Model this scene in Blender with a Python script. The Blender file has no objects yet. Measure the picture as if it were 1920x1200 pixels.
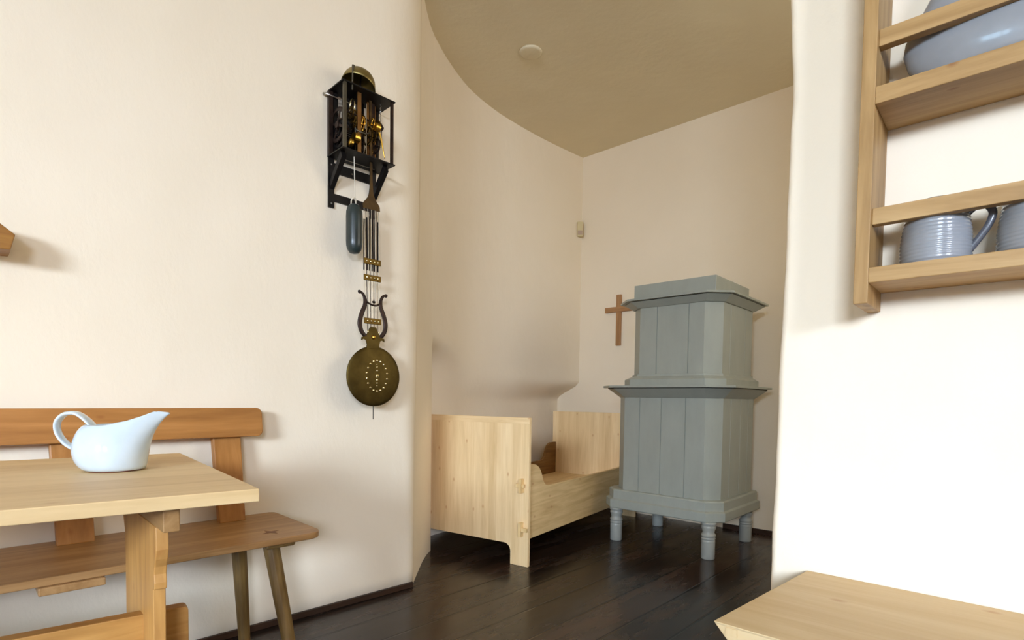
import bpy, bmesh, math, random
from mathutils import Vector, Matrix
random.seed(7)
SC = bpy.context.scene
COL = SC.collection
PI = math.pi
R = math.radians

# ---------------------------------------------------------------- helpers
def lin(r, g, b):
    f = lambda c: c / 12.92 if c <= 0.04045 else ((c + 0.055) / 1.055) ** 2.4
    return (f(r / 255), f(g / 255), f(b / 255), 1)

def obj(name, bm, mat, parent=None, smooth=False, bevel=0.0, seg=2, solid=0.0, loc=None, subsurf=0):
    me = bpy.data.meshes.new(name)
    bmesh.ops.recalc_face_normals(bm, faces=bm.faces)
    bm.to_mesh(me); bm.free()
    mats = mat if isinstance(mat, (list, tuple)) else [mat]
    for m in mats: me.materials.append(m)
    if smooth:
        for p in me.polygons: p.use_smooth = True
    o = bpy.data.objects.new(name, me); COL.objects.link(o)
    if parent: o.parent = parent
    if loc: o.location = loc
    if solid:
        s = o.modifiers.new('solid', 'SOLIDIFY'); s.thickness = abs(solid); s.offset = -1 if solid > 0 else 1
    if bevel:
        b = o.modifiers.new('bevel', 'BEVEL'); b.width = bevel; b.segments = seg
        b.limit_method = 'ANGLE'; b.angle_limit = R(35)
    if subsurf:
        s = o.modifiers.new('sub', 'SUBSURF'); s.levels = s.render_levels = subsurf
    return o

def thing(name, label, cat, loc=(0, 0, 0), rotz=0.0, group=None):
    o = bpy.data.objects.new(name, None); COL.objects.link(o)
    o.location = loc; o.rotation_euler = (0, 0, rotz); o.empty_display_size = 0.1
    return tag(o, label, cat, group)

def tag(o, label, cat, group=None):
    o['label'] = label; o['category'] = cat
    if group: o['group'] = group
    return o

def struct(o):
    o['kind'] = 'structure'; return o

def box(bm, x0, x1, y0, y1, z0, z1, M=None):
    v = [bm.verts.new((x, y, z)) for z in (z0, z1) for (x, y) in ((x0, y0), (x1, y0), (x1, y1), (x0, y1))]
    for f in ((3, 2, 1, 0), (4, 5, 6, 7), (0, 1, 5, 4), (1, 2, 6, 5), (2, 3, 7, 6), (3, 0, 4, 7)):
        bm.faces.new([v[i] for i in f])
    if M is not None:
        for q in v: q.co = M @ q.co
    return bm

def B(x0, x1, y0, y1, z0, z1, M=None):
    return box(bmesh.new(), x0, x1, y0, y1, z0, z1, M)

def loft(bm, rings, cap0=True, cap1=True, closed=True):
    vs = [[bm.verts.new(p) for p in r] for r in rings]
    n = len(vs[0])
    for a, b in zip(vs, vs[1:]):
        for i in range(n if closed else n - 1):
            j = (i + 1) % n
            bm.faces.new((a[i], a[j], b[j], b[i]))
    if cap0: bm.faces.new(list(reversed(vs[0])))
    if cap1: bm.faces.new(vs[-1])
    return bm

def prism(bm, poly, h0, h1, plane='xy'):
    """extrude a 2-D outline: plane names its two axes, h0..h1 runs along the third"""
    put = {'xy': lambda a, b, h: (a, b, h), 'xz': lambda a, b, h: (a, h, b), 'yz': lambda a, b, h: (h, a, b)}[plane]
    return loft(bm, [[put(a, b, h) for a, b in poly] for h in (h0, h1)])

def tube(bm, pts, r, seg=10, sy=1.0, cap=True, up=None):
    pts = [Vector(p) for p in pts]
    rs = r if isinstance(r, (list, tuple)) else [r] * len(pts)
    rings = []; prev = None
    for i, p in enumerate(pts):
        t = (pts[min(i + 1, len(pts) - 1)] - pts[max(i - 1, 0)]).normalized()
        if up is not None: u = Vector(up)
        elif prev is None: u = Vector((0, 0, 1)) if abs(t.z) < 0.9 else Vector((1, 0, 0))
        else: u = prev
        u = (u - t * u.dot(t)).normalized(); v = t.cross(u); prev = u
        rings.append([p + (u * math.cos(a) * sy + v * math.sin(a)) * rs[i] for a in (2 * PI * k / seg for k in range(seg))])
    return loft(bm, rings, cap, cap)

def lathe(bm, prof, seg=32, M=None, sx=1.0, sy=1.0, cap0=True, cap1=True):
    rings = [[Vector((r * math.cos(2 * PI * k / seg) * sx, r * math.sin(2 * PI * k / seg) * sy, z)) for k in range(seg)] for r, z in prof]
    if M is not None: rings = [[M @ p for p in r] for r in rings]
    return loft(bm, rings, cap0, cap1)

def smooth_path(pts, n=6):
    """Catmull-Rom through the points"""
    P = [Vector(p) for p in pts]; out = []
    for i in range(len(P) - 1):
        p0, p1, p2, p3 = P[max(i - 1, 0)], P[i], P[i + 1], P[min(i + 2, len(P) - 1)]
        for k in range(n):
            t = k / n
            out.append(0.5 * ((2 * p1) + (p2 - p0) * t + (2 * p0 - 5 * p1 + 4 * p2 - p3) * t * t + (3 * p1 - p0 - 3 * p2 + p3) * t ** 3))
    out.append(P[-1]); return out

def sstep(a, b, x):
    t = max(0, min(1, (x - a) / (b - a))); return t * t * (3 - 2 * t)

def interp(x, tab):
    if x <= tab[0][0]: return tab[0][1]
    for (a, u), (b, v) in zip(tab, tab[1:]):
        if x <= b: return u + (v - u) * (x - a) / (b - a)
    return tab[-1][1]

# ---------------------------------------------------------------- materials
def new_mat(name):
    m = bpy.data.materials.new(name); m.use_nodes = True
    nt = m.node_tree; nt.nodes.clear()
    out = nt.nodes.new('ShaderNodeOutputMaterial'); bs = nt.nodes.new('ShaderNodeBsdfPrincipled')
    nt.links.new(bs.outputs[0], out.inputs[0])
    return m, nt, bs

def node(nt, kind, ins=None, **kw):
    n = nt.nodes.new(kind)
    for k, v in kw.items(): setattr(n, k, v)
    for k, v in (ins or {}).items():
        if isinstance(v, bpy.types.NodeSocket): nt.links.new(v, n.inputs[k])
        else: n.inputs[k].default_value = v
    return n

def ramp(nt, fac, stops):
    n = nt.nodes.new('ShaderNodeValToRGB'); nt.links.new(fac, n.inputs[0])
    e = n.color_ramp.elements
    while len(e) < len(stops): e.new(0.5)
    for q, (p, c) in zip(e, stops): q.position = p; q.color = c
    return n.outputs[0]

def mix(nt, fac, a, b, mode='MIX'):
    n = nt.nodes.new('ShaderNodeMix'); n.data_type = 'RGBA'; n.blend_type = mode
    for k, v in ((0, fac), (6, a), (7, b)):
        if isinstance(v, bpy.types.NodeSocket): nt.links.new(v, n.inputs[k])
        else: n.inputs[k].default_value = v
    return n.outputs[2]

def mapped(nt, scale, coord='Object'):
    tc = node(nt, 'ShaderNodeTexCoord')
    return node(nt, 'ShaderNodeMapping', {0: tc.outputs[coord], 3: scale}).outputs[0]

def bump(nt, bs, h, strength, dist):
    b = node(nt, 'ShaderNodeBump', {'Strength': strength, 'Distance': dist, 'Height': h})
    nt.links.new(b.outputs[0], bs.inputs['Normal'])

def plaster(name, c1, c2, rough=0.9):
    m, nt, bs = new_mat(name)
    v = mapped(nt, (1, 1, 1))
    n1 = node(nt, 'ShaderNodeTexNoise', {'Vector': v, 'Scale': 1.3, 'Detail': 4})
    col = ramp(nt, n1.outputs[0], [(0.35, c1), (0.65, c2)])
    nt.links.new(col, bs.inputs['Base Color'])
    bs.inputs['Roughness'].default_value = rough
    bs.inputs['Specular IOR Level'].default_value = 0.2
    big = node(nt, 'ShaderNodeTexNoise', {'Vector': v, 'Scale': 3.0, 'Detail': 2})
    mid = node(nt, 'ShaderNodeTexNoise', {'Vector': mapped(nt, (1, 1, 0.55)), 'Scale': 16, 'Detail': 5, 'Roughness': 0.6})
    a = node(nt, 'ShaderNodeMath', {0: big.outputs[0], 1: 4.0}, operation='MULTIPLY')
    s = node(nt, 'ShaderNodeMath', {0: a.outputs[0], 1: mid.outputs[0]}, operation='ADD')
    bump(nt, bs, s.outputs[0], 0.45, 0.006)
    return m

def wood(name, light, mid, dark, axis='x', rough=0.45, scale=1.0, stave=0.0, stave_axis='y', knots=0.6, kscale=1.0, contrast=1.0, spec=0.35):
    m, nt, bs = new_mat(name)
    lo, hi = 1.2 * scale, 14 * scale
    sc = {'x': (lo, hi, hi), 'y': (hi, lo, hi), 'z': (hi, hi, lo)}[axis]
    v = mapped(nt, sc)
    obv = mapped(nt, (1, 1, 1))
    nz = node(nt, 'ShaderNodeTexNoise', {'Vector': v, 'Scale': 1.6, 'Detail': 5, 'Roughness': 0.6, 'Distortion': 0.6})
    w = 0.22 / contrast
    col = ramp(nt, nz.outputs[0], [(0.5 - w, dark), (0.5, mid), (0.5 + w, light)])
    fine = node(nt, 'ShaderNodeTexNoise', {'Vector': mapped(nt, tuple(q * 6 for q in sc)), 'Scale': 1.0, 'Detail': 2})
    col = mix(nt, 0.16, col, ramp(nt, fine.outputs[0], [(0.35, dark), (0.65, light)]))
    if stave:
        sep = node(nt, 'ShaderNodeSeparateXYZ', {0: obv})
        d = node(nt, 'ShaderNodeMath', {0: sep.outputs['XYZ'.index(stave_axis.upper())], 1: stave}, operation='DIVIDE')
        fl = node(nt, 'ShaderNodeMath', {0: d.outputs[0]}, operation='FLOOR')
        wn = node(nt, 'ShaderNodeTexWhiteNoise', {'W': fl.outputs[0]}, noise_dimensions='1D')
        col = mix(nt, 0.35, col, ramp(nt, wn.outputs[0], [(0.0, dark), (0.5, mid), (1.0, light)]))
    if knots:
        sp = node(nt, 'ShaderNodeSeparateXYZ', {0: obv})
        ia = 'xyz'.index(axis); ib, ic = [q for q in range(3) if q != ia]
        sm = node(nt, 'ShaderNodeMath', {0: sp.outputs[ib], 1: sp.outputs[ic]}, operation='ADD')
        ku = node(nt, 'ShaderNodeMath', {0: sp.outputs[ia], 1: 5.0 * kscale}, operation='MULTIPLY')
        kw = node(nt, 'ShaderNodeMath', {0: sm.outputs[0], 1: 8.0 * kscale}, operation='MULTIPLY')
        cb = node(nt, 'ShaderNodeCombineXYZ', {0: ku.outputs[0], 1: kw.outputs[0]})
        vo = node(nt, 'ShaderNodeTexVoronoi', {'Vector': cb.outputs[0], 'Scale': 1.0, 'Randomness': 1.0}, voronoi_dimensions='2D')
        pick = node(nt, 'ShaderNodeSeparateColor', {0: vo.outputs['Color']})
        th = node(nt, 'ShaderNodeMath', {0: pick.outputs[0], 1: 0.6}, operation='LESS_THAN')
        k0 = ramp(nt, vo.outputs['Distance'], [(0.02, (1, 1, 1, 1)), (0.075, (0, 0, 0, 1))])
        k = node(nt, 'ShaderNodeMath', {0: k0, 1: th.outputs[0]}, operation='MULTIPLY').outputs[0]
        kk = node(nt, 'ShaderNodeMath', {0: k, 1: knots}, operation='MULTIPLY')
        col = mix(nt, kk.outputs[0], col, (dark[0] * .8, dark[1] * .5, dark[2] * .42, 1))
    nt.links.new(col, bs.inputs['Base Color'])
    bs.inputs['Roughness'].default_value = rough
    bs.inputs['Specular IOR Level'].default_value = spec
    bump(nt, bs, nz.outputs[0], 0.12, 0.002)
    return m

def painted(name, c1, c2, rough=0.5, streak=True, spec=0.4, coat=0.0):
    m, nt, bs = new_mat(name)
    v = mapped(nt, (6, 6, 2.0) if streak else (5, 5, 5))
    n1 = node(nt, 'ShaderNodeTexNoise', {'Vector': v, 'Scale': 2.0, 'Detail': 5, 'Roughness': 0.6})
    nt.links.new(ramp(nt, n1.outputs[0], [(0.3, c1), (0.7, c2)]), bs.inputs['Base Color'])
    bs.inputs['Roughness'].default_value = rough
    bs.inputs['Specular IOR Level'].default_value = spec
    bs.inputs['Coat Weight'].default_value = coat
    bs.inputs['Coat Roughness'].default_value = 0.06
    bump(nt, bs, n1.outputs[0], 0.08, 0.002)
    return m

def metal(name, c1, c2, rough=0.4, metallic=1.0):
    m, nt, bs = new_mat(name)
    n1 = node(nt, 'ShaderNodeTexNoise', {'Vector': mapped(nt, (1, 1, 1)), 'Scale': 25, 'Detail': 4})
    nt.links.new(ramp(nt, n1.outputs[0], [(0.3, c1), (0.7, c2)]), bs.inputs['Base Color'])
    bs.inputs['Metallic'].default_value = metallic
    bs.inputs['Roughness'].default_value = rough
    return m

def floor_mat():
    m, nt, bs = new_mat('dark floor boards')
    tc = node(nt, 'ShaderNodeTexCoord')
    mp = node(nt, 'ShaderNodeMapping', {0: tc.outputs['Object'], 2: (0, 0, -R(47))}).outputs[0]   # x along the boards
    sep = node(nt, 'ShaderNodeSeparateXYZ', {0: mp})
    d = node(nt, 'ShaderNodeMath', {0: sep.outputs[1], 1: 0.20}, operation='DIVIDE')
    fl = node(nt, 'ShaderNodeMath', {0: d.outputs[0]}, operation='FLOOR')
    fr = node(nt, 'ShaderNodeMath', {0: d.outputs[0]}, operation='FRACT')
    pp = node(nt, 'ShaderNodeMath', {0: fr.outputs[0], 1: 0.5}, operation='PINGPONG')
    seam = ramp(nt, pp.outputs[0], [(0.0, (0, 0, 0, 1)), (0.014, (0, 0, 0, 1)), (0.03, (1, 1, 1, 1))])
    wn = node(nt, 'ShaderNodeTexWhiteNoise', {'W': fl.outputs[0]}, noise_dimensions='1D')
    g = node(nt, 'ShaderNodeMapping', {0: mp, 3: (1.5, 22, 1)}).outputs[0]
    off = node(nt, 'ShaderNodeVectorMath', {0: g, 1: wn.outputs['Color']}, operation='ADD').outputs[0]
    gr = node(nt, 'ShaderNodeTexNoise', {'Vector': off, 'Scale': 1.4, 'Detail': 6, 'Roughness': 0.65})
    col = ramp(nt, gr.outputs[0], [(0.32, lin(18, 13, 11)), (0.52, lin(36, 25, 20)), (0.72, lin(70, 47, 36))])
    col = mix(nt, 0.45, col, ramp(nt, wn.outputs[0], [(0.0, lin(24, 18, 16)), (0.6, lin(40, 30, 24)), (1.0, lin(66, 46, 36))]))
    wear = node(nt, 'ShaderNodeTexNoise', {'Vector': node(nt, 'ShaderNodeMapping', {0: mp, 3: (0.9, 3.4, 1)}).outputs[0], 'Scale': 1.6, 'Detail': 6, 'Roughness': 0.68})
    wm = ramp(nt, wear.outputs[0], [(0.52, (0, 0, 0, 1)), (0.74, (0.55, 0.55, 0.55, 1))])
    col = mix(nt, wm, col, lin(92, 74, 60))
    col = mix(nt, seam, lin(9, 7, 6), col)
    nt.links.new(col, bs.inputs['Base Color'])
    rg = ramp(nt, wear.outputs[0], [(0.35, (0.15, 0.15, 0.15, 1)), (0.68, (0.36, 0.36, 0.36, 1))])
    nt.links.new(rg, bs.inputs['Roughness'])
    bs.inputs['Specular IOR Level'].default_value = 0.42
    h = node(nt, 'ShaderNodeMath', {0: gr.outputs[0], 1: 0.25}, operation='MULTIPLY')
    hh = node(nt, 'ShaderNodeMath', {0: h.outputs[0], 1: seam}, operation='ADD')
    bump(nt, bs, hh.outputs[0], 0.2, 0.004)
    return m

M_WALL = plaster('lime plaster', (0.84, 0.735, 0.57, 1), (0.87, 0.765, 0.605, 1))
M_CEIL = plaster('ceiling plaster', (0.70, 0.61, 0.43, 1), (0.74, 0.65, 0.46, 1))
M_FLOOR = floor_mat()
M_DIMWALL = plaster('dark low-bounce plaster', (0.40, 0.31, 0.22, 1), (0.44, 0.35, 0.25, 1))  # unseen walls made dark to cut the light bounced into the room
M_TRIM = wood('dark trim wood', lin(66, 44, 30), lin(48, 32, 22), lin(30, 20, 14), 'x', 0.4, knots=0)
def honey(ax, **k): return wood('honey bench wood ' + ax, lin(186, 130, 70), lin(168, 113, 55), lin(146, 95, 43), ax, 0.4, knots=0.35, **k)
def seatw(ax, **k): return wood('brown seat wood ' + ax, lin(184, 144, 96), lin(164, 124, 78), lin(136, 98, 58), ax, 0.33, knots=0.3, **k)
def legw(ax, **k): return wood('olive brown leg wood ' + ax, lin(140, 112, 66), lin(116, 90, 48), lin(84, 62, 32), ax, 0.45, knots=0.2, **k)
def pale(ax, **k): return wood('pale table wood ' + ax, lin(226, 198, 150), lin(214, 184, 134), lin(194, 160, 110), ax, 0.5, knots=0.25, **k)
def bedw(ax, **k): return wood('pale pine panel ' + ax, lin(246, 220, 174), lin(232, 202, 152), lin(212, 178, 126), ax, 0.5, knots=0.55, **k)
def rackw(ax, **k): return wood('rack pine ' + ax, lin(186, 152, 102), lin(166, 130, 80), lin(132, 98, 54), ax, 0.5, knots=0.6, kscale=1.6, contrast=1.35, **k)
def pinet(ax, **k): return wood('light pine top ' + ax, lin(214, 192, 152), lin(202, 175, 130), lin(184, 152, 106), ax, 0.5, knots=0.5, **k)
M_RAILSHADE = wood('brown shaded rail wood', lin(150, 112, 62), lin(128, 92, 46), lin(104, 74, 36), 'x', 0.5, knots=0.2)  # rail on the shaded side: its shade is put into the brown
M_STOVE = painted('grey green stove paint', lin(150, 154, 145), lin(158, 162, 153), 0.42)
M_STOVE2 = painted('grey stove leg paint', lin(150, 152, 146), lin(160, 162, 155), 0.3)
M_STRIPE = painted('black shadow gap', lin(26, 27, 25), lin(30, 31, 29), 0.7, False)  # near-black strips paint in the shade between cornice and slab
M_CROSS = wood('cross wood', lin(182, 138, 94), lin(166, 122, 80), lin(140, 100, 62), 'z', 0.55, knots=0)
M_IRON = metal('black iron', lin(22, 19, 19), lin(34, 30, 28), 0.5, 0.6)
M_IRON2 = metal('brown iron', lin(46, 34, 30), lin(64, 48, 40), 0.45, 0.7)
M_GREYIRON = metal('grey iron', lin(78, 72, 60), lin(96, 90, 74), 0.45, 0.7)
M_BRASS = metal('aged brass', lin(92, 72, 34), lin(112, 88, 42), 0.45)
M_BRASSB = metal('bright brass', lin(206, 160, 62), lin(226, 184, 88), 0.3)
M_STUD = metal('polished studs', lin(226, 206, 150), lin(240, 224, 176), 0.22)
M_STRAP = metal('brown brass strap', lin(120, 84, 46), lin(146, 106, 60), 0.45, 0.8)
M_BELL = metal('bronze bell', lin(128, 112, 66), lin(148, 132, 82), 0.4, 0.9)
M_STEEL = metal('steel wire', lin(170, 165, 155), lin(196, 190, 180), 0.3)
M_DISC = metal('dark brass disc', lin(78, 64, 32), lin(96, 80, 42), 0.5)
M_WEIGHT = painted('dark green weight paint', lin(32, 40, 40), lin(46, 56, 54), 0.3, False, 0.5)
M_CORD = painted('pale cord', lin(206, 196, 176), lin(220, 212, 194), 0.8, False)
M_GLAZE = painted('pale blue glaze', lin(196, 212, 222), lin(208, 222, 230), 0.12, False, 0.5, 0.6)
M_TERRA = painted('red clay foot', lin(118, 62, 50), lin(136, 74, 60), 0.7, False)
M_MUG = painted('blue grey stoneware', lin(132, 134, 137), lin(144, 146, 149), 0.22, False, 0.5, 0.4)
M_HANDLE_RIMSHADE = painted('dark grey handle and rim shade', lin(78, 78, 84), lin(92, 92, 98), 0.25, False, 0.5, 0.3)
M_PLASTIC = painted('beige plastic', lin(206, 190, 146), lin(212, 196, 152), 0.5, False)
M_PLASTIC2 = painted('mauve grey plastic', lin(176, 152, 132), lin(182, 158, 138), 0.5, False)
M_WHITE = painted('white window paint', lin(225, 222, 212), lin(232, 229, 220), 0.5, False)

# ---------------------------------------------------------------- camera
F_PX = 1030.0; PITCH = R(2.3); ROLL = 0.0135; HORIZON = 747.0; EYE = 0.95
cyp = HORIZON + F_PX * math.tan(PITCH)
cam = bpy.data.cameras.new('camera'); camo = bpy.data.objects.new('camera', cam); COL.objects.link(camo)
cam.sensor_fit = 'HORIZONTAL'; cam.sensor_width = 36.0; cam.lens = F_PX / 1920 * 36.0
cam.shift_y = (cyp - 600.0) / 1920.0
cam.clip_start = 0.02
fw = Vector((0, math.cos(PITCH), -math.sin(PITCH))); r0 = Vector((1, 0, 0)); u0 = Vector((0, math.sin(PITCH), math.cos(PITCH)))
rt = r0 * math.cos(ROLL) + u0 * math.sin(ROLL); up = u0 * math.cos(ROLL) - r0 * math.sin(ROLL)
mw = Matrix.Identity(4)
for i in range(3):
    mw[i][0], mw[i][1], mw[i][2] = rt[i], up[i], -fw[i]
mw[2][3] = EYE
camo.matrix_world = mw
SC.camera = camo

# ---------------------------------------------------------------- the room
CEIL = 3.11
WV = Vector((math.sqrt(.5), math.sqrt(.5), 0)); NV = Vector((math.sqrt(.5), -math.sqrt(.5), 0))
FOOT = Vector((-1.605, 1.605, 0))                 # foot of the clock wall; x local = along the wall, +y local = into the wall
WANG = R(45)
def lw(s, y=0.0, z=0.0): return FOOT + WV * s - NV * y + Vector((0, 0, z))

struct(obj('floor', B(-4.2, 4.6, -5.6, 6.6, -0.12, 0.0), M_FLOOR))
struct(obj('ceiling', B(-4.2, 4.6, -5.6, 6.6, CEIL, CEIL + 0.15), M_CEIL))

# clock wall with its rounded outer corner; the corner is sharper near the floor
def corner_plan(z):
    r = 0.035 + 0.11 * sstep(0.2, 2.4, z)
    c = Vector((-0.487, 2.723, 0))                # where the two faces would meet
    a = c - WV * r * 1.35; b = Vector((-0.4935, 2.723 + r * 1.25, 0))
    pts = []
    for k in range(13):
        t = k / 12
        pts.append(a * (1 - t) ** 2 + c * 2 * t * (1 - t) + b * t * t)
    return pts
zs = [i * CEIL / 40 for i in range(41)]
rings = []
for z in zs:
    row = []
    c = corner_plan(z)
    start = lw(0.175)
    row += [lw(-1.25), lw(-.9), lw(-.5), lw(-.1)]
    for k in range(30):
        row.append(start.lerp(c[0], k / 30))
    row += c
    s2 = 0.018
    row = [p + Vector((0, 0, z)) for p in row]
    rings.append(row)
bm = bmesh.new(); loft(bm, rings, False, False, closed=False)
wall_left = struct(obj('wall_left', bm, M_WALL, smooth=True))
sd = wall_left.modifiers.new('solid', 'SOLIDIFY'); sd.thickness = 0.10
pc = max(wall_left.data.polygons, key=lambda p: p.area)
sd.offset = -1 if pc.normal.dot(NV) > 0 else 1

# curved alcove wall, hollowed out low down behind the bed
com = [(-0.503, 3.0), (-0.508, 3.15), (-0.505, 3.28), (-0.495, 3.37)]
upper = smooth_path([(-0.495, 3.37, 0), (-0.44, 3.61, 0), (-0.335, 3.91, 0), (-0.20, 4.15, 0), (-0.031, 4.375, 0), (0.27, 4.70, 0), (0.66, 5.06, 0)], 8)
lowpath = smooth_path([(-0.60, 3.44, 0), (-0.66, 3.56, 0), (-0.60, 3.66, 0), (-0.35, 4.03, 0), (-0.10, 4.40, 0), (0.15, 4.77, 0), (0.47, 5.24, 0)], 8)
n_up = len(upper)
lower = [Vector((-0.495, 3.375, 0)), Vector((-0.515, 3.385, 0))]
rest = n_up - 2
for k in range(rest):
    t = k / (rest - 1) * (len(lowpath) - 1); i = int(t); f = t - i
    lower.append(lowpath[i].lerp(lowpath[min(i + 1, len(lowpath) - 1)], f))
zz = [0, .2, .4, .6, .75] + [0.8 + i * 0.03 for i in range(22)] + [1.55, 1.8, 2.1, 2.4, 2.7, 2.9, 3.0, CEIL]
rings = []
for z in zz:
    row = [corner_plan(z)[-1] + Vector((0, 0, z))] + [Vector((x, y, z)) for x, y in com]
    for k in range(n_up):
        f = k / (n_up - 1)
        top = 1.33 - 0.20 * sstep(0.1, 0.5, f) - 0.02 * sstep(0.5, 1, f)
        soft = 0.16 - 0.06 * abs(2 * f - 1)
        w = 1 - sstep(top - soft * 1.6, top, z)
        p = upper[k].lerp(lower[k], w)
        row.append(Vector((p.x, p.y, z)))
    rings.append(row)
bm = bmesh.new(); loft(bm, rings, False, False, closed=False)
wall_alcove = struct(obj('wall_alcove', bm, M_WALL, smooth=True))
es = wall_alcove.modifiers.new('es', 'EDGE_SPLIT'); es.split_angle = R(50)

def plan_wall(name, pts, z0=0.0, z1=CEIL, mat=M_WALL, th=0.12):
    """a run of wall along plan points, its thickness on the left-hand side of travel"""
    P = [Vector((x, y, 0)) for x, y in pts]
    outer = []
    for i, p in enumerate(P):
        t = (P[min(i + 1, len(P) - 1)] - P[max(i - 1, 0)]).normalized()
        outer.append(p + Vector((-t.y, t.x, 0)) * th)
    poly = [(p.x, p.y) for p in P] + [(p.x, p.y) for p in reversed(outer)]
    bm = bmesh.new(); prism(bm, poly, z0, z1)
    return struct(obj(name, bm, mat))

BW = Vector((0.739, -0.674, 0)); BN = Vector((0.674, 0.739, 0))      # back wall: along, and into the wall
bw0 = Vector((0.604, 5.010, 0))
bwp = lambda d, y=0.0, z=0.0: bw0 + BW * d + BN * y + Vector((0, 0, z))
p, q = bwp(-0.75), bwp(2.9)
plan_wall('wall_back', [(p.x, p.y), (q.x, q.y)])
b = B(1.35, 2.9, -0.014, 0.0, 0.0, 0.035)
o = struct(obj('baseboard_back', b, M_TRIM)); o.location = bw0; o.rotation_euler = (0, 0, math.atan2(BW.y, BW.x))

# partition with the plate rack: thick, with a soft wavy free edge
RA = R(-42.5); RX = Vector((math.cos(RA), math.sin(RA), 0)); RY = Vector((-RX.y, RX.x, 0))
Q = Vector((0.568, 1.043, 0))
rwp = lambda x, y=0.0, z=0.0: Q + RX * x + RY * y + Vector((0, 0, z))
edge = [(0.0, -.064), (0.60, -.065), (0.70, -.065), (0.85, -.0635), (1.07, -.061), (1.23, -.0585), (1.37, -.0562), (1.55, -.055), (1.72, -.064), (3.2, -.066)]
rings = []
for i in range(60):
    z = CEIL * i / 59
    e = interp(z, edge) + 0.0010 * math.sin(z * 17) + 0.0007 * math.sin(z * 41 + 1)
    rr = 0.014
    plan = [(e + rr - rr * math.cos(a), 0.0 + rr - rr * math.sin(a)) for a in (PI / 2 - k * PI / 12 for k in range(7))]
    plan = list(reversed([(e + rr - rr * math.sin(a), rr - rr * math.cos(a)) for a in (k * PI / 12 for k in range(7))]))
    plan = [(e + 0.02, 0.30), ] + plan + [(2.3, 0.0), (2.3, 0.30)]
    rings.append([rwp(x, y, z) for x, y in plan])
bm = bmesh.new(); loft(bm, rings)
wall_right = struct(obj('wall_right', bm, M_WALL, smooth=True))
es = wall_right.modifiers.new('es', 'EDGE_SPLIT'); es.split_angle = R(40)

# the rest of the room, behind the camera
WX = -3.2; RYW = -4.8
a = lw(-1.24, .01)
plan_wall('wall_near_left_blocker', [(WX, -0.5), (-2.45, -0.42), (-2.17, -0.28), (-2.12, -0.05), (-2.2, 0.35), (a.x, a.y)])  # unseen; bulge added to block window light from the clock wall
rend = rwp(2.3); rbk = rwp(2.3, 0.3)
plan_wall('wall_side', [(rend.x - .02, rend.y + .02), (2.4, RYW)], mat=M_DIMWALL)

def wall_with_window(name, p0, p1, wa, wb, z0, z1, wname, cols, rows, mat=None, sky=None):
    """straight wall p0->p1 (thickness on the left of travel) with one window between wa and wb"""
    P0, P1 = Vector((*p0, 0)), Vector((*p1, 0)); L = (P1 - P0).length; ang = math.atan2(P1.y - P0.y, P1.x - P0.x)
    bm = bmesh.new(); t = 0.22
    box(bm, 0, wa, 0, t, 0, CEIL); box(bm, wb, L, 0, t, 0, CEIL)
    box(bm, wa, wb, 0, t, 0, z0); box(bm, wa, wb, 0, t, z1, CEIL)
    o = struct(obj(name, bm, mat or M_WALL)); o.location = P0; o.rotation_euler = (0, 0, ang)
    w = bpy.data.objects.new(wname, None); COL.objects.link(w); struct(w)
    w.location = P0; w.rotation_euler = (0, 0, ang)
    bm = bmesh.new(); f = 0.05; y0, y1 = 0.10, 0.16
    box(bm, wa, wa + f, y0, y1, z0, z1); box(bm, wb - f, wb, y0, y1, z0, z1)
    box(bm, wa + f, wb - f, y0, y1, z0, z0 + f); box(bm, wa + f, wb - f, y0, y1, z1 - f, z1)
    obj('window_frame', bm, M_WHITE, w)
    bm = bmesh.new()
    for i in range(1, cols):
        x = wa + f + (wb - wa - 2 * f) * i / cols; ww = 0.035 if cols % 2 == 0 and i == cols // 2 else 0.014
        box(bm, x - ww, x + ww, y0 + .005, y1 - .005, z0 + f, z1 - f)
    for j in range(1, rows):
        z = z0 + f + (z1 - z0 - 2 * f) * j / rows
        box(bm, wa + f, wb - f, y0 + .012, y1 - .012, z - .013, z + .013)
    obj('glazing_bar', bm, M_WHITE, w)
    ld = bpy.data.lights.new(wname + '_daylight', 'AREA'); ld.shape = 'RECTANGLE'
    ld.size = wb - wa - 0.02; ld.size_y = z1 - z0 - 0.02
    lo = bpy.data.objects.new(wname + '_daylight', ld); COL.objects.link(lo)
    c = P0 + (P1 - P0).normalized() * (wa + wb) / 2
    nrm = Vector((-(P1 - P0).y, (P1 - P0).x, 0)).normalized()
    lo.location = c + nrm * 0.20 + Vector((0, 0, (z0 + z1) / 2))
    if sky:                                       # the bright sky above the horizon, seen through the opening
        ld.size = wb - wa + 1.6; ld.size_y = sky[1] - sky[0]
        lo.location = c + nrm * 1.7 + Vector((0, 0, (sky[0] + sky[1]) / 2))
    lo.rotation_euler = (-nrm).to_track_quat('-Z', 'Y').to_euler()
    return ld

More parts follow.
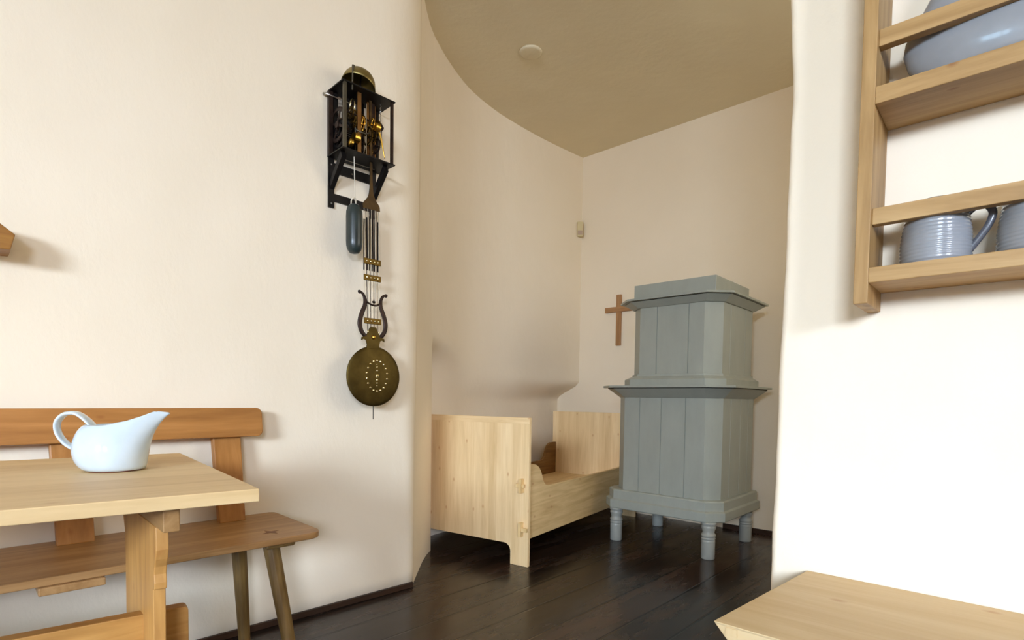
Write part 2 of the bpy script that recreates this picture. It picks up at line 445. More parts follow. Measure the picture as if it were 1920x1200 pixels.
L1 = wall_with_window('wall_window', (WX, RYW), (WX, -0.5), 1.9, 3.3, 1.0, 2.4, 'window_1', 4, 3, None, (1.9, 4.0))
L1.energy = 300; L1.color = (0.48, 0.76, 1.0)
L2 = wall_with_window('wall_rear', (-0.2, RYW), (WX, RYW), 0.95, 2.65, 1.0, 2.6, 'window_2', 4, 3, M_DIMWALL, (1.9, 4.0))
L2.energy = 2400; L2.color = (0.68, 0.815, 1.0)
L4 = wall_with_window('wall_rear_right', (2.4, RYW), (-0.2, RYW), 0.55, 1.85, 1.0, 2.6, 'window_4', 4, 3, M_DIMWALL, (1.9, 4.0))
L4.energy = 1450; L4.color = (0.73, 0.81, 1.0)
L3 = wall_with_window('wall_alcove_right', (q.x, q.y), (rbk.x, rbk.y), .4, 2.1, 1.25, 2.75, 'alcove_fill_window', 4, 3)  # unseen window added to brighten the alcove
L3.energy = 25; L3.color = (1.0, 0.92, 0.74)
w = bpy.data.worlds.new('daylight'); SC.world = w; w.use_nodes = True
w.node_tree.nodes['Background'].inputs[0].default_value = (0.75, 0.86, 1.0, 1); w.node_tree.nodes['Background'].inputs[1].default_value = 1.0

# dark skirting strip on the clock wall
o = struct(obj('baseboard_left', B(0.155, 1.575, -0.012, 0.0, 0.0, 0.027), M_TRIM, bevel=0.002)); o.location = FOOT; o.rotation_euler = (0, 0, WANG)

# ---------------------------------------------------------------- grey stove
SA = R(-42.3); SCN = Vector((1.159, 3.711, 0))
stove = thing('tiled_stove', 'tall grey-green painted two-tier stove standing on four short turned legs beside the bed', 'stove', SCN, SA)
def octa(x0, x1, y0, y1, ch):
    """plan outline, front (-y) corners cut off"""
    return [(x0, y1), (x0, y0 + ch), (x0 + ch, y0), (x1 - ch, y0), (x1, y0 + ch), (x1, y1)]
def grooved(x0, x1, y0, y1, ch, fr, sd, g=0.0038):
    """the same outline with V grooves between the planks of its faces"""
    out = []; P = octa(x0, x1, y0, y1, ch)
    for i, p in enumerate(P):
        out.append(p); qn = P[(i + 1) % len(P)]
        cuts = fr if i == 2 else sd if i in (0, 4) else []
        a, b = Vector(p), Vector(qn); t = (b - a).normalized(); nrm = Vector((t.y, -t.x)); 
        for c in (cuts if i != 0 else [1 - k for k in reversed(cuts)]):
            m = a.lerp(b, c); d = -nrm * g * 1.6
            out += [tuple(m - t * g * .7), tuple(m + d), tuple(m + t * g * .7)]
    return out
def lay(levels, bm=None):
    bm = bm or bmesh.new()
    return loft(bm, [[(x, y, z) for x, y in poly] for poly, z in levels])
o8 = octa
obj('lower_body', lay([(grooved(-.357, .352, -.297, .30, .078, [.205, .48, .775], [.24, .56, .82]), z) for z in (.335, .985)]), M_STOVE, stove)
obj('base_moulding', lay([(o8(-.43, .392, -.335, .34, .085), .222), (o8(-.435, .397, -.34, .345, .085), .228), (o8(-.435, .397, -.34, .345, .085), .279),
                          (o8(-.418, .382, -.325, .335, .083), .287), (o8(-.418, .382, -.325, .335, .083), .340), (o8(-.41, .375, -.317, .33, .082), .348)]), M_STOVE, stove, bevel=.002)
obj('middle_cornice', lay([(o8(-.36, .356, -.30, .305, .08), .966), (o8(-.43, .425, -.385, .36, .118), 1.026)]), M_STOVE, stove)
obj('middle_slab', lay([(o8(-.462, .446, -.405, .375, .128), 1.030), (o8(-.462, .446, -.405, .375, .128), 1.044)]), M_STOVE, stove, bevel=.002)
obj('shade_strip', lay([(o8(-.43, .42, -.382, .355, .115), 1.024), (o8(-.43, .42, -.382, .355, .115), 1.032)]), M_STRIPE, stove)
obj('upper_plinth', lay([(o8(-.315, .375, -.335, .32, .092), 1.042), (o8(-.315, .375, -.335, .32, .092), 1.084), (o8(-.272, .345, -.302, .295, .085), 1.106), (o8(-.272, .345, -.302, .295, .085), 1.118)]), M_STOVE, stove, bevel=.002)
obj('upper_body', lay([(grooved(-.262, .335, -.292, .285, .083, [.28, .77], [.24, .74]), z) for z in (1.11, 1.572)]), M_STOVE, stove)
obj('upper_cornice', lay([(o8(-.272, .345, -.302, .295, .085), 1.548), (o8(-.325, .395, -.35, .345, .105), 1.584)]), M_STOVE, stove)
obj('cornice_slab', lay([(o8(-.352, .412, -.372, .36, .118), 1.588), (o8(-.352, .412, -.372, .36, .118), 1.601)]), M_STOVE, stove, bevel=.002)
obj('shade_strip', lay([(o8(-.322, .39, -.347, .34, .104), 1.582), (o8(-.322, .39, -.347, .34, .104), 1.59)]), M_STRIPE, stove)
obj('top_block', B(-.235, .312, -.28, .272, 1.60, 1.702), M_STOVE, stove, bevel=.003)
prof = [(.037, 0), (.040, .004), (.0405, .105), (.041, .112), (.036, .116), (.041, .120), (.042, .127), (.036, .131), (.041, .136), (.043, .143), (.040, .150), (.034, .158), (.036, .172), (.042, .188), (.043, .196), (.038, .202), (.044, .208), (.046, .216), (.046, .2225)]
for (lx, ly) in ((-.322, -.30), (.313, -.292), (.325, .30), (-.322, .293)):
    obj('leg', lathe(bmesh.new(), prof, 28), M_STOVE2, stove, smooth=True, loc=(lx, ly, 0))

# ---------------------------------------------------------------- the bed
BA = R(56.5)
bed = thing('bed', 'pale pine box bed with solid headboards in the alcove beside the grey stove', 'bed', (0.098, 3.058, 0), BA)
def arc(cx, cy, r, a0, a1, n=8):
    return [(cx + r * math.cos(R(a0 + (a1 - a0) * k / n)), cy + r * math.sin(R(a0 + (a1 - a0) * k / n))) for k in range(n + 1)]
def end_panel(y0, y1, h):
    """outline in y,z: solid panel, cut out between its two feet"""
    lw_, rr, zb = 0.118, 0.045, 0.118
    return [(y0, 0), (y0, h), (y1, h), (y1, 0), (y1 - lw_, 0)] + arc(y1 - lw_ - rr, zb - rr, rr, 0, 90) + arc(y0 + lw_ + rr, zb - rr, rr, 90, 180) + [(y0 + lw_, 0)]
bm = bmesh.new(); prism(bm, end_panel(0, 0.90, .842), 0, .022, 'yz')
hb = obj('footboard', bm, bedw('z', stave=0.055, stave_axis='y'), bed, bevel=.0015)
bm = bmesh.new(); box(bm, -.0008, .0228, 0.0005, .8995, .808, .8432)
obj('top_strip', bm, bedw('y'), hb, bevel=.0012)
bm = bmesh.new(); prism(bm, end_panel(0, 0.775, .842), 1.652, 1.674, 'yz')
obj('headboard', bm, bedw('z', stave=0.055, stave_axis='y'), bed, bevel=.0015)
def rail(far):
    lo, hi, zb = .428, .572, .147
    pts = [(.022, zb), (.022, hi)]
    bumpc = [(.10, hi), (.125, hi - .006), (.155, hi - .022), (.178, hi - .048), (.195, hi - .082), (.21, hi - .112), (.235, lo + .010), (.27, lo)]
    pts += bumpc
    x1 = 1.652
    pts += [(x1 + .022 - x, z) for x, z in reversed(bumpc)] + [(x1, hi), (x1, zb)]
    return pts
bm = bmesh.new(); prism(bm, rail(0), .024, .048, 'xz')
r1 = obj('side_rail', bm, wood('pale pine rail', lin(230, 202, 152), lin(214, 184, 132), lin(190, 156, 106), 'x', 0.5, knots=0.5), bed, bevel=.0015)
bm = bmesh.new(); prism(bm, rail(1), .742, .766, 'xz')
obj('side_rail', bm, M_RAILSHADE, bed, bevel=.0015)['label'] = 'side rail with its shade put into a brown colour'
obj('base_board', B(.022, 1.652, .048, .742, .285, .305), bedw('x', stave=.09, stave_axis='y'), bed)
M_KEY = wood('key wood', lin(232, 206, 156), lin(224, 192, 136), lin(206, 170, 112), 'z', 0.5, knots=0)
for zc, shift in ((.460, .010), (.212, -.012)):
    tn = obj('tenon', B(-.034, .0, .030, .046, zc - .040, zc + .040), M_KEY, bed, bevel=.001)
    obj('peg', B(-.024, -.010, .008 + shift, .064 + shift, zc - .011, zc + .011), M_KEY, tn, bevel=.002)

# ---------------------------------------------------------------- left bench on the clock wall
bench = thing('bench', 'brown wooden bench with backrest and splayed legs against the clock wall', 'bench', FOOT, WANG)
x0 = -0.62
rc = 0.055
outline = [(x0, -.012), (.872, -.012)] + arc(.892 - .02, -.032, .02, 90, 0, 4) + [(.892, -.012 - .05)] + arc(.892 - rc, -.452 + rc, rc, 0, -90, 8) + [(x0, -.452)]
bm = bmesh.new(); prism(bm, outline, .453, .475)
seat = obj('seat', bm, seatw('x'), bench, bevel=.005, seg=3)
M_TENON = wood('tenon end wood', lin(128, 84, 54), lin(116, 74, 46), lin(98, 62, 36), 'x', .5, knots=0)
for sx in (.748,):
    star = [((.034 if k % 2 == 0 else .012) * math.cos(PI / 4 * k + .3) + sx, (.034 if k % 2 == 0 else .012) * math.sin(PI / 4 * k + .3) - .345) for k in range(8)]
    bm = bmesh.new(); prism(bm, star, .4745, .4757)
    obj('tenon_wedge', bm, M_TENON, seat)
# leg cleats under the seat
obj('cleat', B(.70, .80, -.43, -.06, .436, .453), legw('y'), bench, bevel=.008)
obj('cleat', B(.125, .265, -.462, -.06, .431, .453), seatw('y'), bench, bevel=.004)
def leg(p, q, name='leg'):
    bm = bmesh.new()
    tube(bm, [p, Vector(p).lerp(Vector(q), .5), q], [.0275, .0245, .0205], 10)
    return obj(name, bm, legw('z'), bench, smooth=False, bevel=.003)
leg((.738, -.372, .437), (.792, -.432, 0))
leg((.706, -.150, .437), (.735, -.128, 0))
leg((-.48, -.372, .455), (-.54, -.432, 0))
leg((-.48, -.150, .455), (-.52, -.128, 0))
# backrest: two leaning posts and a rounded rail
def lean(x0, x1, yb, yt, z0, z1, th):
    bm = bmesh.new()
    loft(bm, [[(x0[0], yb, z0), (x1[0], yb, z0), (x1[0], yb + th, z0), (x0[0], yb + th, z0)],
              [(x0[1], yt, z1), (x1[1], yt, z1), (x1[1], yt + th, z1), (x0[1], yt + th, z1)]])
    return bm
pm = honey('z')
obj('back_post', lean((.660, .648), (.752, .748), -.096, -.050, .474, .86, .032), pm, bench, bevel=.004)
obj('back_post', lean((.196, .184), (.292, .284), -.096, -.050, .474, .86, .032), pm, bench, bevel=.004)
hy = .055
ro = [(x0, -hy), (x0, hy)] + arc(.822 - .022, hy - .022, .022, 90, 0, 5) + arc(.822 - .022, -hy + .022, .022, 0, -90, 5)
bm = bmesh.new(); prism(bm, ro, -.012, .012, 'xz')
Mx = Matrix.Translation((0, -.066, .845)) @ Matrix.Rotation(R(-7), 4, 'X')
bmesh.ops.transform(bm, matrix=Mx, verts=bm.verts)
obj('back_rail', bm, honey('x'), bench, bevel=.003)

# ---------------------------------------------------------------- trestle table
TA = R(38); TL = Vector((-0.498, 1.081, 0))
table = thing('trestle_table', 'pale wooden trestle table in the left foreground with a pitcher on it', 'table', TL, TA)
bm = bmesh.new(); prism(bm, [(-1.5, 0), (0, 0), (-.035, .835), (-1.5, .835)], .739, .765)
obj('tabletop', bm, pale('x', stave=.14, stave_axis='y'), table, bevel=.002)
tlw = wood('warm trestle wood', lin(206, 158, 92), lin(188, 138, 74), lin(158, 110, 56), 'z', .45, knots=.25)
tlb = wood('trestle cross wood', lin(170, 132, 84), lin(150, 112, 66), lin(122, 88, 48), 'y', .45, knots=.25)
def skew(o, k=.10):
    """the trestle stands a few degrees off square under the top"""
    for v in o.data.vertices: v.co.x -= k * v.co.y
    return o
def trestle(xc):
    x0, x1 = xc - .010, xc + .012
    bm = bmesh.new()
    prism(bm, [(.040, .690), (.79, .690), (.79, .739), (.040, .739)], x0 + .001, x0 + .029, 'yz')
    skew(obj('crossbeam', bm, tlb, table, bevel=.002))
    prof = [(.42, .0), (.128, .0), (.128, .560), (.116, .562), (.115, .575), (.118, .592), (.114, .608), (.104, .625), (.097, .645), (.098, .668), (.100, .690), (.46, .690), (.45, .66), (.425, .62)]
    bm = bmesh.new(); prism(bm, prof, x0, x1, 'yz')
    skew(obj('trestle_leg', bm, tlw, table, bevel=.002))
    skew(obj('foot', B(x0 - .012, x1 + .012, .04, .79, 0, .06), tlb, table, bevel=.004))
trestle(-.146); trestle(-1.3)
st = wood('stretcher wood', lin(200, 154, 86), lin(180, 130, 66), lin(150, 104, 48), 'x', .45, knots=.25)
bm = bmesh.new(); prism(bm, [(-1.38, .375), (-1.38, .481), (-.105, .481)] + arc(-.105, .471, .010, 90, 0, 4)[1:] + [(-.095, .375)], .225, .258, 'xz')
obj('stretcher', bm, st, table, bevel=.002)

# ---------------------------------------------------------------- pitcher
pit = thing('pitcher', 'pale blue glazed pitcher with loop handle and long spout on the trestle table', 'pitcher', (-0.952, 1.314, .765), R(15))
pit.scale = (.83, .82, .94)
def bez(a, b, c, d, t):
    s = 1 - t; return a * s ** 3 + b * 3 * s * s * t + c * 3 * s * t * t + d * t ** 3
rimz = [(-.07, .105), (-.004, .107), (.045, .118), (.08, .132), (.105, .1435), (.14, .141)]
NP = 64; NT = 22
rings = []
for it in range(NT + 1):
    t = it / NT; row = []
    for k in range(NP):
        a = 2 * PI * k / NP; c, s = math.cos(a), math.sin(a); cp = max(c, 0)
        xr = -.07 * abs(c) if c < 0 else .14 * c ** 1.5
        yr = .054 * (abs(s) ** (1 + 1.2 * cp)) * (1 if s >= 0 else -1)
        b0 = Vector((.072 * c, .069 * s, 0))
        b1 = Vector(((.112 if c < 0 else .082) * c, .098 * s, .02 + .03 * cp ** 2))
        b2 = Vector(((.100 if c < 0 else .086) * c, .084 * s * (1 - .45 * cp), .088 + .012 * cp))
        b3 = Vector((xr, yr, interp(xr, rimz)))
        row.append(bez(b0, b1, b2, b3, t))
    rings.append(row)
bm = bmesh.new(); loft(bm, rings, True, False)
pb = obj('body', bm, M_GLAZE, pit, smooth=True, solid=.0045, loc=(0, 0, .0075))
pb.modifiers[0].offset = -1
hp = smooth_path([(-.092, 0, .046), (-.120, 0, .064), (-.138, 0, .090), (-.139, 0, .117), (-.121, 0, .136), (-.093, 0, .1385), (-.070, 0, .124), (-.052, 0, .105)], 6)
bm = bmesh.new()
n = len(hp); rings = []
for i, p in enumerate(hp):
    t = (hp[min(i + 1, n - 1)] - hp[max(i - 1, 0)]).normalized(); nn = Vector((-t.z, 0, t.x))
    wd = .0175 + .006 * (i / (n - 1)) ** 3; th = .0050
    rings.append([p + Vector((0, 1, 0)) * wd * math.copysign(abs(math.cos(a)) ** .6, math.cos(a)) + nn * th * math.sin(a) for a in (2 * PI * k / 16 for k in range(16))])
loft(bm, rings)
obj('handle', bm, M_GLAZE, pit, smooth=True, loc=(0, 0, .006))
obj('foot_ring', lathe(bmesh.new(), [(.058, 0), (.065, .0008), (.0705, .006), (.0715, .0082)], 48), M_TERRA, pit, smooth=True)['label'] = 'red clay foot'

# ---------------------------------------------------------------- wall clock
clk = thing('wall_clock', 'black iron skeleton wall clock with bell and long brass pendulum on the left wall', 'clock', FOOT, WANG)
ZT, ZB = 2.245, 1.978
XL, XR, YF = 1.124, 1.376, -.140
obj('top_plate', B(XL, XR, YF, -.004, ZT, ZT + .005), M_IRON, clk)
obj('bottom_plate', B(XL, XR, YF, -.004, ZB - .005, ZB), M_IRON, clk)
for (px, py, w_, m_) in ((XL + .008, -.016, .009, M_IRON2), (XL + .014, YF + .010, .0062, M_GREYIRON), (XR - .012, YF + .010, .0055, M_IRON2), (XR - .014, -.012, .0055, M_IRON)):
    obj('corner_post', B(px - w_, px + w_, py - w_, py + w_, ZB, ZT), m_, clk)
bm = bmesh.new(); box(bm, XL + .004, XL + .03, -.010, -.001, 1.763, ZB + .002)
brk = obj('bracket', bm, M_IRON, clk)
obj('upright', B(XR - .045, XR - .018, -.010, -.001, 1.763, ZB + .002), M_IRON, brk)
obj('crossbar', B(XL + .03, XR - .045, -.009, -.002, 1.915, 1.955), M_IRON, brk)
obj('crossbar', B(XL + .03, XR - .045, -.009, -.002, 1.792, 1.825), M_IRON, brk)
def strut(x, w=.010):
    bm = bmesh.new()
    loft(bm, [[(x - w, -.004, 1.835), (x + w, -.004, 1.835), (x + w, -.004, 1.868), (x - w, -.004, 1.868)],
              [(x - w, YF + .022, ZB - .03), (x + w, YF + .022, ZB - .03), (x + w, YF + .035, ZB - .004), (x - w, YF + .035, ZB - .004)]])
    return bm
obj('strut', strut(XL + .019), M_IRON, brk); obj('strut', strut(XR - .030), M_IRON, brk)
for sx, sz in ((XL + .017, 1.78), (XL + .017, 1.945), (1.238, 1.932)):
    obj('screw', lathe(bmesh.new(), [(.0001, .004), (.003, .003), (.0042, 0)], 12, Matrix.Translation((sx, -.0095, sz)) @ Matrix.Rotation(R(90), 4, 'X')), M_STEEL, brk, smooth=True)
obj('hook', tube(bmesh.new(), [(XL - .016, -.004, 2.232), (XL - .012, -.02, 2.228), (XL + .01, -.026, 2.225), (XL + .09, -.05, 2.212)], [.006, .005, .003, .0022], 8), M_STEEL, clk, smooth=True)
obj('brace_wire', tube(bmesh.new(), [(XL + .018, -.012, 2.147), (XL + .022, YF + .012, 2.165)], .0022, 6), M_STEEL, clk)
obj('brace_wire', tube(bmesh.new(), [(XL + .03, -.05, 1.966), (XR - .05, -.05, 1.966)], .0015, 6), M_STEEL, clk)
# bell
bp = [(.003, .068), (.020, .067), (.038, .062), (.053, .050), (.062, .034), (.066, .016), (.069, .002), (.066, .001), (.062, .014), (.057, .034), (.048, .048), (.034, .058), (.018, .063), (.003, .064)]
bmx = Matrix.Translation((1.222, -.090, 2.272)) @ Matrix.Scale(1.05, 4) @ Matrix.Rotation(R(16), 4, 'Y') @ Matrix.Rotation(R(-6), 4, 'X')
bell = obj('bell', lathe(bmesh.new(), bp, 40, bmx), M_BELL, clk, smooth=True)
obj('bell_stem', tube(bmesh.new(), [(1.232, -.085, ZT), (1.238, -.087, 2.352)], [.004, .003], 8), M_IRON2, bell)
obj('hammer', tube(bmesh.new(), [(1.172, -.130, ZT - .02), (1.172, -.134, 2.31), (1.176, -.132, 2.325)], [.0035, .0035, .0065], 8), M_GREYIRON, clk)
# movement bars
for sx, sy, w_, m_ in ((1.222, -.098, .0085, M_STRAP), (1.292, -.055, .010, M_STRAP), (1.310, -.06, .0085, M_IRON2), (1.247, -.045, .008, M_IRON), (1.262, -.03, .008, M_IRON2), (1.18, -.04, .006, M_IRON), (1.206, -.02, .009, M_IRON), (1.235, -.018, .008, M_IRON2), (1.278, -.02, .009, M_IRON), (1.326, -.045, .0065, M_STRAP), (1.155, -.018, .009, M_IRON)):
    obj('movement_bar', B(sx - w_, sx + w_, sy - .004, sy + .004, ZB, ZT), m_, clk)
def gear(cx, cy, cz, r, teeth, th, mat, name='gear_wheel', spokes=4, holes=True):
    bm = bmesh.new(); n = teeth * 4
    def ring(rad_f, x): return [(x, cy + rad_f(k) * math.cos(2 * PI * k / n), cz + rad_f(k) * math.sin(2 * PI * k / n)) for k in range(n)]
    ro = lambda k: r if k % 4 in (0, 1) else r * .92
    ri = lambda k: r * .78
    a, b, c, d = ring(ro, cx - th), ring(ro, cx + th), ring(ri, cx + th), ring(ri, cx - th)
    loft(bm, [a, b, c, d, a], False, False)
    for s in range(spokes):
        an = PI * s / spokes * 2 + .4
        M = Matrix.Translation((cx, cy, cz)) @ Matrix.Rotation(an, 4, 'X')
        box(bm, -th * .8, th * .8, -r * .07, r * .07, 0, r * .8, M)
    tube(bm, [(cx - th * 2.4, cy, cz), (cx + th * 2.4, cy, cz)], r * .2, 12)
    bmesh.ops.remove_doubles(bm, verts=bm.verts, dist=1e-6)
    return obj(name, bm, mat, clk)
gear(1.150, -.058, 2.060, .058, 40, .0025, M_IRON); gear(1.163, -.058, 2.060, .052, 40, .002, M_IRON2)
gear(1.200, -.066, 2.165, .026, 26, .002, M_BRASS); gear(1.205, -.085, 2.120, .024, 26, .002, M_BRASS)
gear(1.236, -.095, 2.120, .030, 30, .002, M_BRASSB); gear(1.252, -.080, 2.110, .034, 32, .002, M_BRASS)
gear(1.272, -.085, 2.085, .040, 36, .002, M_BRASS); gear(1.302, -.075, 2.095, .030, 28, .002, M_BRASS)
gear(1.320, -.075, 2.060, .034, 32, .002, M_IRON2)
gear(1.142, -.060, 2.095, .072, 48, .002, M_IRON2); gear(1.172, -.050, 2.050, .062, 40, .006, M_IRON); gear(1.186, -.045, 2.080, .050, 36, .004, M_IRON)
gear(1.228, -.035, 2.170, .030, 28, .002, M_BRASS); gear(1.262, -.045, 2.150, .036, 32, .002, M_BRASS); gear(1.243, -.060, 2.045, .045, 36, .002, M_IRON2)
gear(1.283, -.095, 2.135, .026, 24, .002, M_BRASSB); gear(1.315, -.085, 2.130, .036, 30, .002, M_BRASS); gear(1.296, -.05, 2.03, .036, 30, .002, M_BRASS)
def ax(x0, x1, cy, cz, r, mat, name): return obj(name, tube(bmesh.new(), [(x0, cy, cz), (x1, cy, cz)], r, 16), mat, clk, smooth=False)
ax(1.14, 1.335, -.066, 2.118, .0035, M_IRON2, 'arbor'); ax(1.14, 1.335, -.058, 2.060, .0035, M_IRON2, 'arbor'); ax(1.16, 1.335, -.066, 2.165, .003, M_IRON2, 'arbor')
ax(1.188, 1.212, -.112, 2.044, .020, M_BRASSB, 'winding_drum')
ax(1.290, 1.312, -.112, 2.123, .017, M_BRASSB, 'escape_drum')
obj('weight_pulley', lathe(bmesh.new(), [(.003, -.008), (.018, -.006), (.013, 0), (.018, .006), (.003, .008)], 20, Matrix.Translation((1.176, -.110, 2.018)) @ Matrix.Rotation(R(90), 4, 'Y')), M_BRASSB, clk, smooth=True)
obj('fly_ring', tube(bmesh.new(), [(1.203, -.075 + .020 * math.cos(a), 2.192 + .030 * math.sin(a)) for a in (2 * PI * k / 20 for k in range(21))], .0028, 6), M_STUD, clk, smooth=True)
obj('trip_lever', tube(bmesh.new(), smooth_path([(1.305, -.11, 2.118), (1.322, -.105, 2.092), (1.334, -.10, 2.060), (1.341, -.10, 2.035), (1.346, -.10, 2.008)], 4), [.006 - .0045 * k / 16 for k in range(17)], 8), M_BRASSB, clk, smooth=True)
obj('trip_wire', tube(bmesh.new(), [(1.250, -.11, 2.205), (1.250, -.11, 1.992)], .0018, 6), M_STEEL, clk)
obj('trip_arm', tube(bmesh.new(), smooth_path([(1.20, -.10, 2.085), (1.225, -.118, 2.073), (1.252, -.115, 2.078), (1.268, -.105, 2.092)], 4), .003, 8), M_GREYIRON, clk, smooth=True)
ch = obj('chain', tube(bmesh.new(), [(1.332 + .003 * math.sin(k * 1.9), -.09 + .003 * math.cos(k * 1.9), 2.24 - k * .006) for k in range(14)], .0016, 6), M_STEEL, clk)
obj('chain_weight', lathe(bmesh.new(), [(.001, .020), (.004, .014), (.010, .004), (.011, 0), (.009, -.006), (.003, -.013), (.002, -.02), (.001, -.055)], 16, Matrix.Translation((1.336, -.09, 2.140))), M_IRON2, ch, smooth=True)
# driving weight
wt = obj('driving_weight', lathe(bmesh.new(), [(.004, 1.775), (.018, 1.772), (.029, 1.760), (.034, 1.742), (.035, 1.72), (.035, 1.62), (.034, 1.598), (.029, 1.580), (.019, 1.567), (.004, 1.563)], 32, Matrix.Translation((1.206, -.088, 0))), M_WEIGHT, clk, smooth=True)
obj('weight_cord', tube(bmesh.new(), [(1.206, -.095, 1.785), (1.202, -.092, 1.99)], .0024, 6), M_CORD, wt)
obj('cord_knot', tube(bmesh.new(), smooth_path([(1.190, -.090, 1.770), (1.188, -.096, 1.785), (1.196, -.10, 1.797), (1.207, -.098, 1.794), (1.212, -.09, 1.778)], 4), .003, 6), M_CORD, wt, smooth=True)
# pendulum: strap, comb, rods, bars, lyre, disc
YP = -.092; PC = 1.290
def pz(x, tab): return interp(x, tab)
half = [(2.235, .0055), (1.90, .0055), (1.862, .007), (1.84, .010), (1.822, .016), (1.808, .026), (1.797, .036), (1.788, .041), (1.770, .042)]
PCt = lambda z: PC - .006 + .014 * (1.9 - z) / 1.0          # the rod hangs a touch off plumb
ol = [(PCt(z) + h, z) for z, h in half] + [(PCt(z) - h, z) for z, h in reversed(half)]
bm = bmesh.new(); prism(bm, ol, YP - .003, YP + .003, 'xz')
pend = obj('pendulum', bm, metal('comb brass', lin(70, 54, 34), lin(90, 70, 42), 0.5, 0.8), clk)
Mrod = [M_STEEL, M_IRON2]
for k in range(9):
    dx = -.036 + .009 * k
    obj('rod', tube(bmesh.new(), [(PCt(1.78) + dx, YP, 1.778), (PCt(1.2) + dx * .92, YP, 1.215 + .02 * abs(dx) / .036)], .0016, 6), Mrod[k % 2], pend)
for k in range(6):
    dx = -.033 + .0132 * k
    tp = 1.725 + .02 * (1 - abs(dx) / .033)
    obj('compensation_bar', B(PCt(1.6) + dx - .0035, PCt(1.6) + dx + .0035, YP + .004, YP + .008, 1.505, tp), M_IRON if k != 2 else M_GREYIRON, pend)
for z0 in (1.543, 1.472, 1.283):
    zc = z0; c = PCt(zc)
    obj('crossbar', B(c - .043, c + .043, YP - .006, YP - .001, zc - .013, zc + .013), M_BRASS, pend, bevel=.002)
    for j in range(4):
        obj('stud', lathe(bmesh.new(), [(.0055, 0), (.005, .003), (.0025, .005), (.0005, .0055)], 12, Matrix.Translation((c - .027 + .018 * j, YP - .006, zc)) @ Matrix.Rotation(R(90), 4, 'X')), M_STUD, pend, smooth=True)
c0 = PCt(1.28) + .0015
def side(sgn):
    arm = smooth_path([(.062, 1.405, 0), (.050, 1.398, 0), (.040, 1.378, 0), (.040, 1.350, 0), (.052, 1.320, 0), (.062, 1.29, 0), (.064, 1.262, 0), (.056, 1.236, 0), (.040, 1.218, 0), (.020, 1.210, 0)], 5)
    rad = [.0055] * len(arm)
    for i in range(len(arm)):
        f = i / (len(arm) - 1); rad[i] = .0045 + .0045 * math.sin(PI * f) + .004 * f
    bm = bmesh.new()
    tube(bm, [(c0 + sgn * p.x, YP - .002, p.y) for p in arm], rad, 10, sy=.45, up=(0, 1, 0))
    return bm
for s in (-1, 1):
    ly = obj('lyre_arm', side(s), M_IRON2, pend, smooth=True)
    obj('lyre_tip', lathe(bmesh.new(), [(.001, .011), (.006, .008), (.009, 0), (.005, -.006), (.001, -.008)], 10, Matrix.Translation((c0 + s * .064, YP - .002, 1.404)) @ Matrix.Rotation(R(70 * s), 4, 'Y'), sy=.5), M_IRON2, pend, smooth=True)
sw = smooth_path([(c0 - .042, YP - .003, 1.386), (c0 - .030, YP - .003, 1.366), (c0 - .012, YP - .003, 1.357), (c0 + .012, YP - .003, 1.354), (c0 + .030, YP - .003, 1.362), (c0 + .042, YP - .003, 1.380)], 5)
obj('lyre_swag', tube(bmesh.new(), sw, .0042, 8), M_IRON2, pend, smooth=True)
obj('swag_finial', lathe(bmesh.new(), [(.002, 0), (.003, .008), (.007, .012), (.009, .016), (.003, .020), (.002, .03)], 10, Matrix.Translation((c0 + .004, YP - .003, 1.354)), sy=.5), M_IRON2, pend)
shield = [(-.012, 1.258), (-.020, 1.246), (-.028, 1.232), (-.034, 1.214), (-.056, 1.210), (-.058, 1.196), (-.046, 1.202), (-.036, 1.198), (-.030, 1.180), (-.033, 1.160), (-.046, 1.150), (-.062, 1.140), (-.072, 1.120)]
shape = [(c0 + x, z) for x, z in shield] + [(c0 - x, z) for x, z in reversed(shield)]
bm = bmesh.new(); prism(bm, shape, YP - .006, YP - .001, 'xz')
obj('lyre_base', bm, M_DISC, pend)
obj('stud', lathe(bmesh.new(), [(.010, 0), (.009, .004), (.005, .008), (.001, .009)], 16, Matrix.Translation((c0 + .002, YP - .006, 1.213)) @ Matrix.Rotation(R(90), 4, 'X')), M_BRASSB, pend, smooth=True)
for x, z in ((-.026, 1.236), (.026, 1.234)):
    obj('stud', lathe(bmesh.new(), [(.005, 0), (.004, .003), (.001, .005)], 10, Matrix.Translation((c0 + x, YP - .006, z)) @ Matrix.Rotation(R(90), 4, 'X')), M_STUD, pend, smooth=True)
DC = Vector((c0 + .006, YP - .004, 1.040)); DR = .1335
mx = Matrix.Translation(DC) @ Matrix.Rotation(R(90), 4, 'X')
dp = [(.002, .0095), (.05, .0088), (.09, .0066), (.118, .0035), (.130, .001), (DR, -.0015), (DR, -.0045), (.11, -.008), (.002, -.010)]
disc = obj('pendulum_disc', lathe(bmesh.new(), dp, 72, mx), M_DISC, pend, smooth=True)
def dstud(x, z, r):
    y = DC.y - .0085 + .002 * math.hypot(x, z) / .1
    return obj('stud', lathe(bmesh.new(), [(r, -.001), (r * .9, r * .35), (r * .5, r * .75), (.0004, r * .85)], 14, Matrix.Translation((DC.x + x, y, DC.z + z)) @ Matrix.Rotation(R(90), 4, 'X')), M_STUD, pend, smooth=True)
for k in range(18):
    a = 2 * PI * k / 18 + PI / 2
    dstud(.010 + .052 * math.cos(a), .002 + .068 * math.sin(a), .0062)
for z, r in ((.052, .003), (.040, .0045), (.024, .006), (0, .0105), (-.018, .006), (-.032, .005), (-.044, .0035)):
    dstud(.010, .002 + z, r)
obj('pointer', tube(bmesh.new(), [(DC.x - .002, YP, DC.z - DR + .01), (DC.x - .002, YP, .848)], .0018, 6), M_IRON, pend)

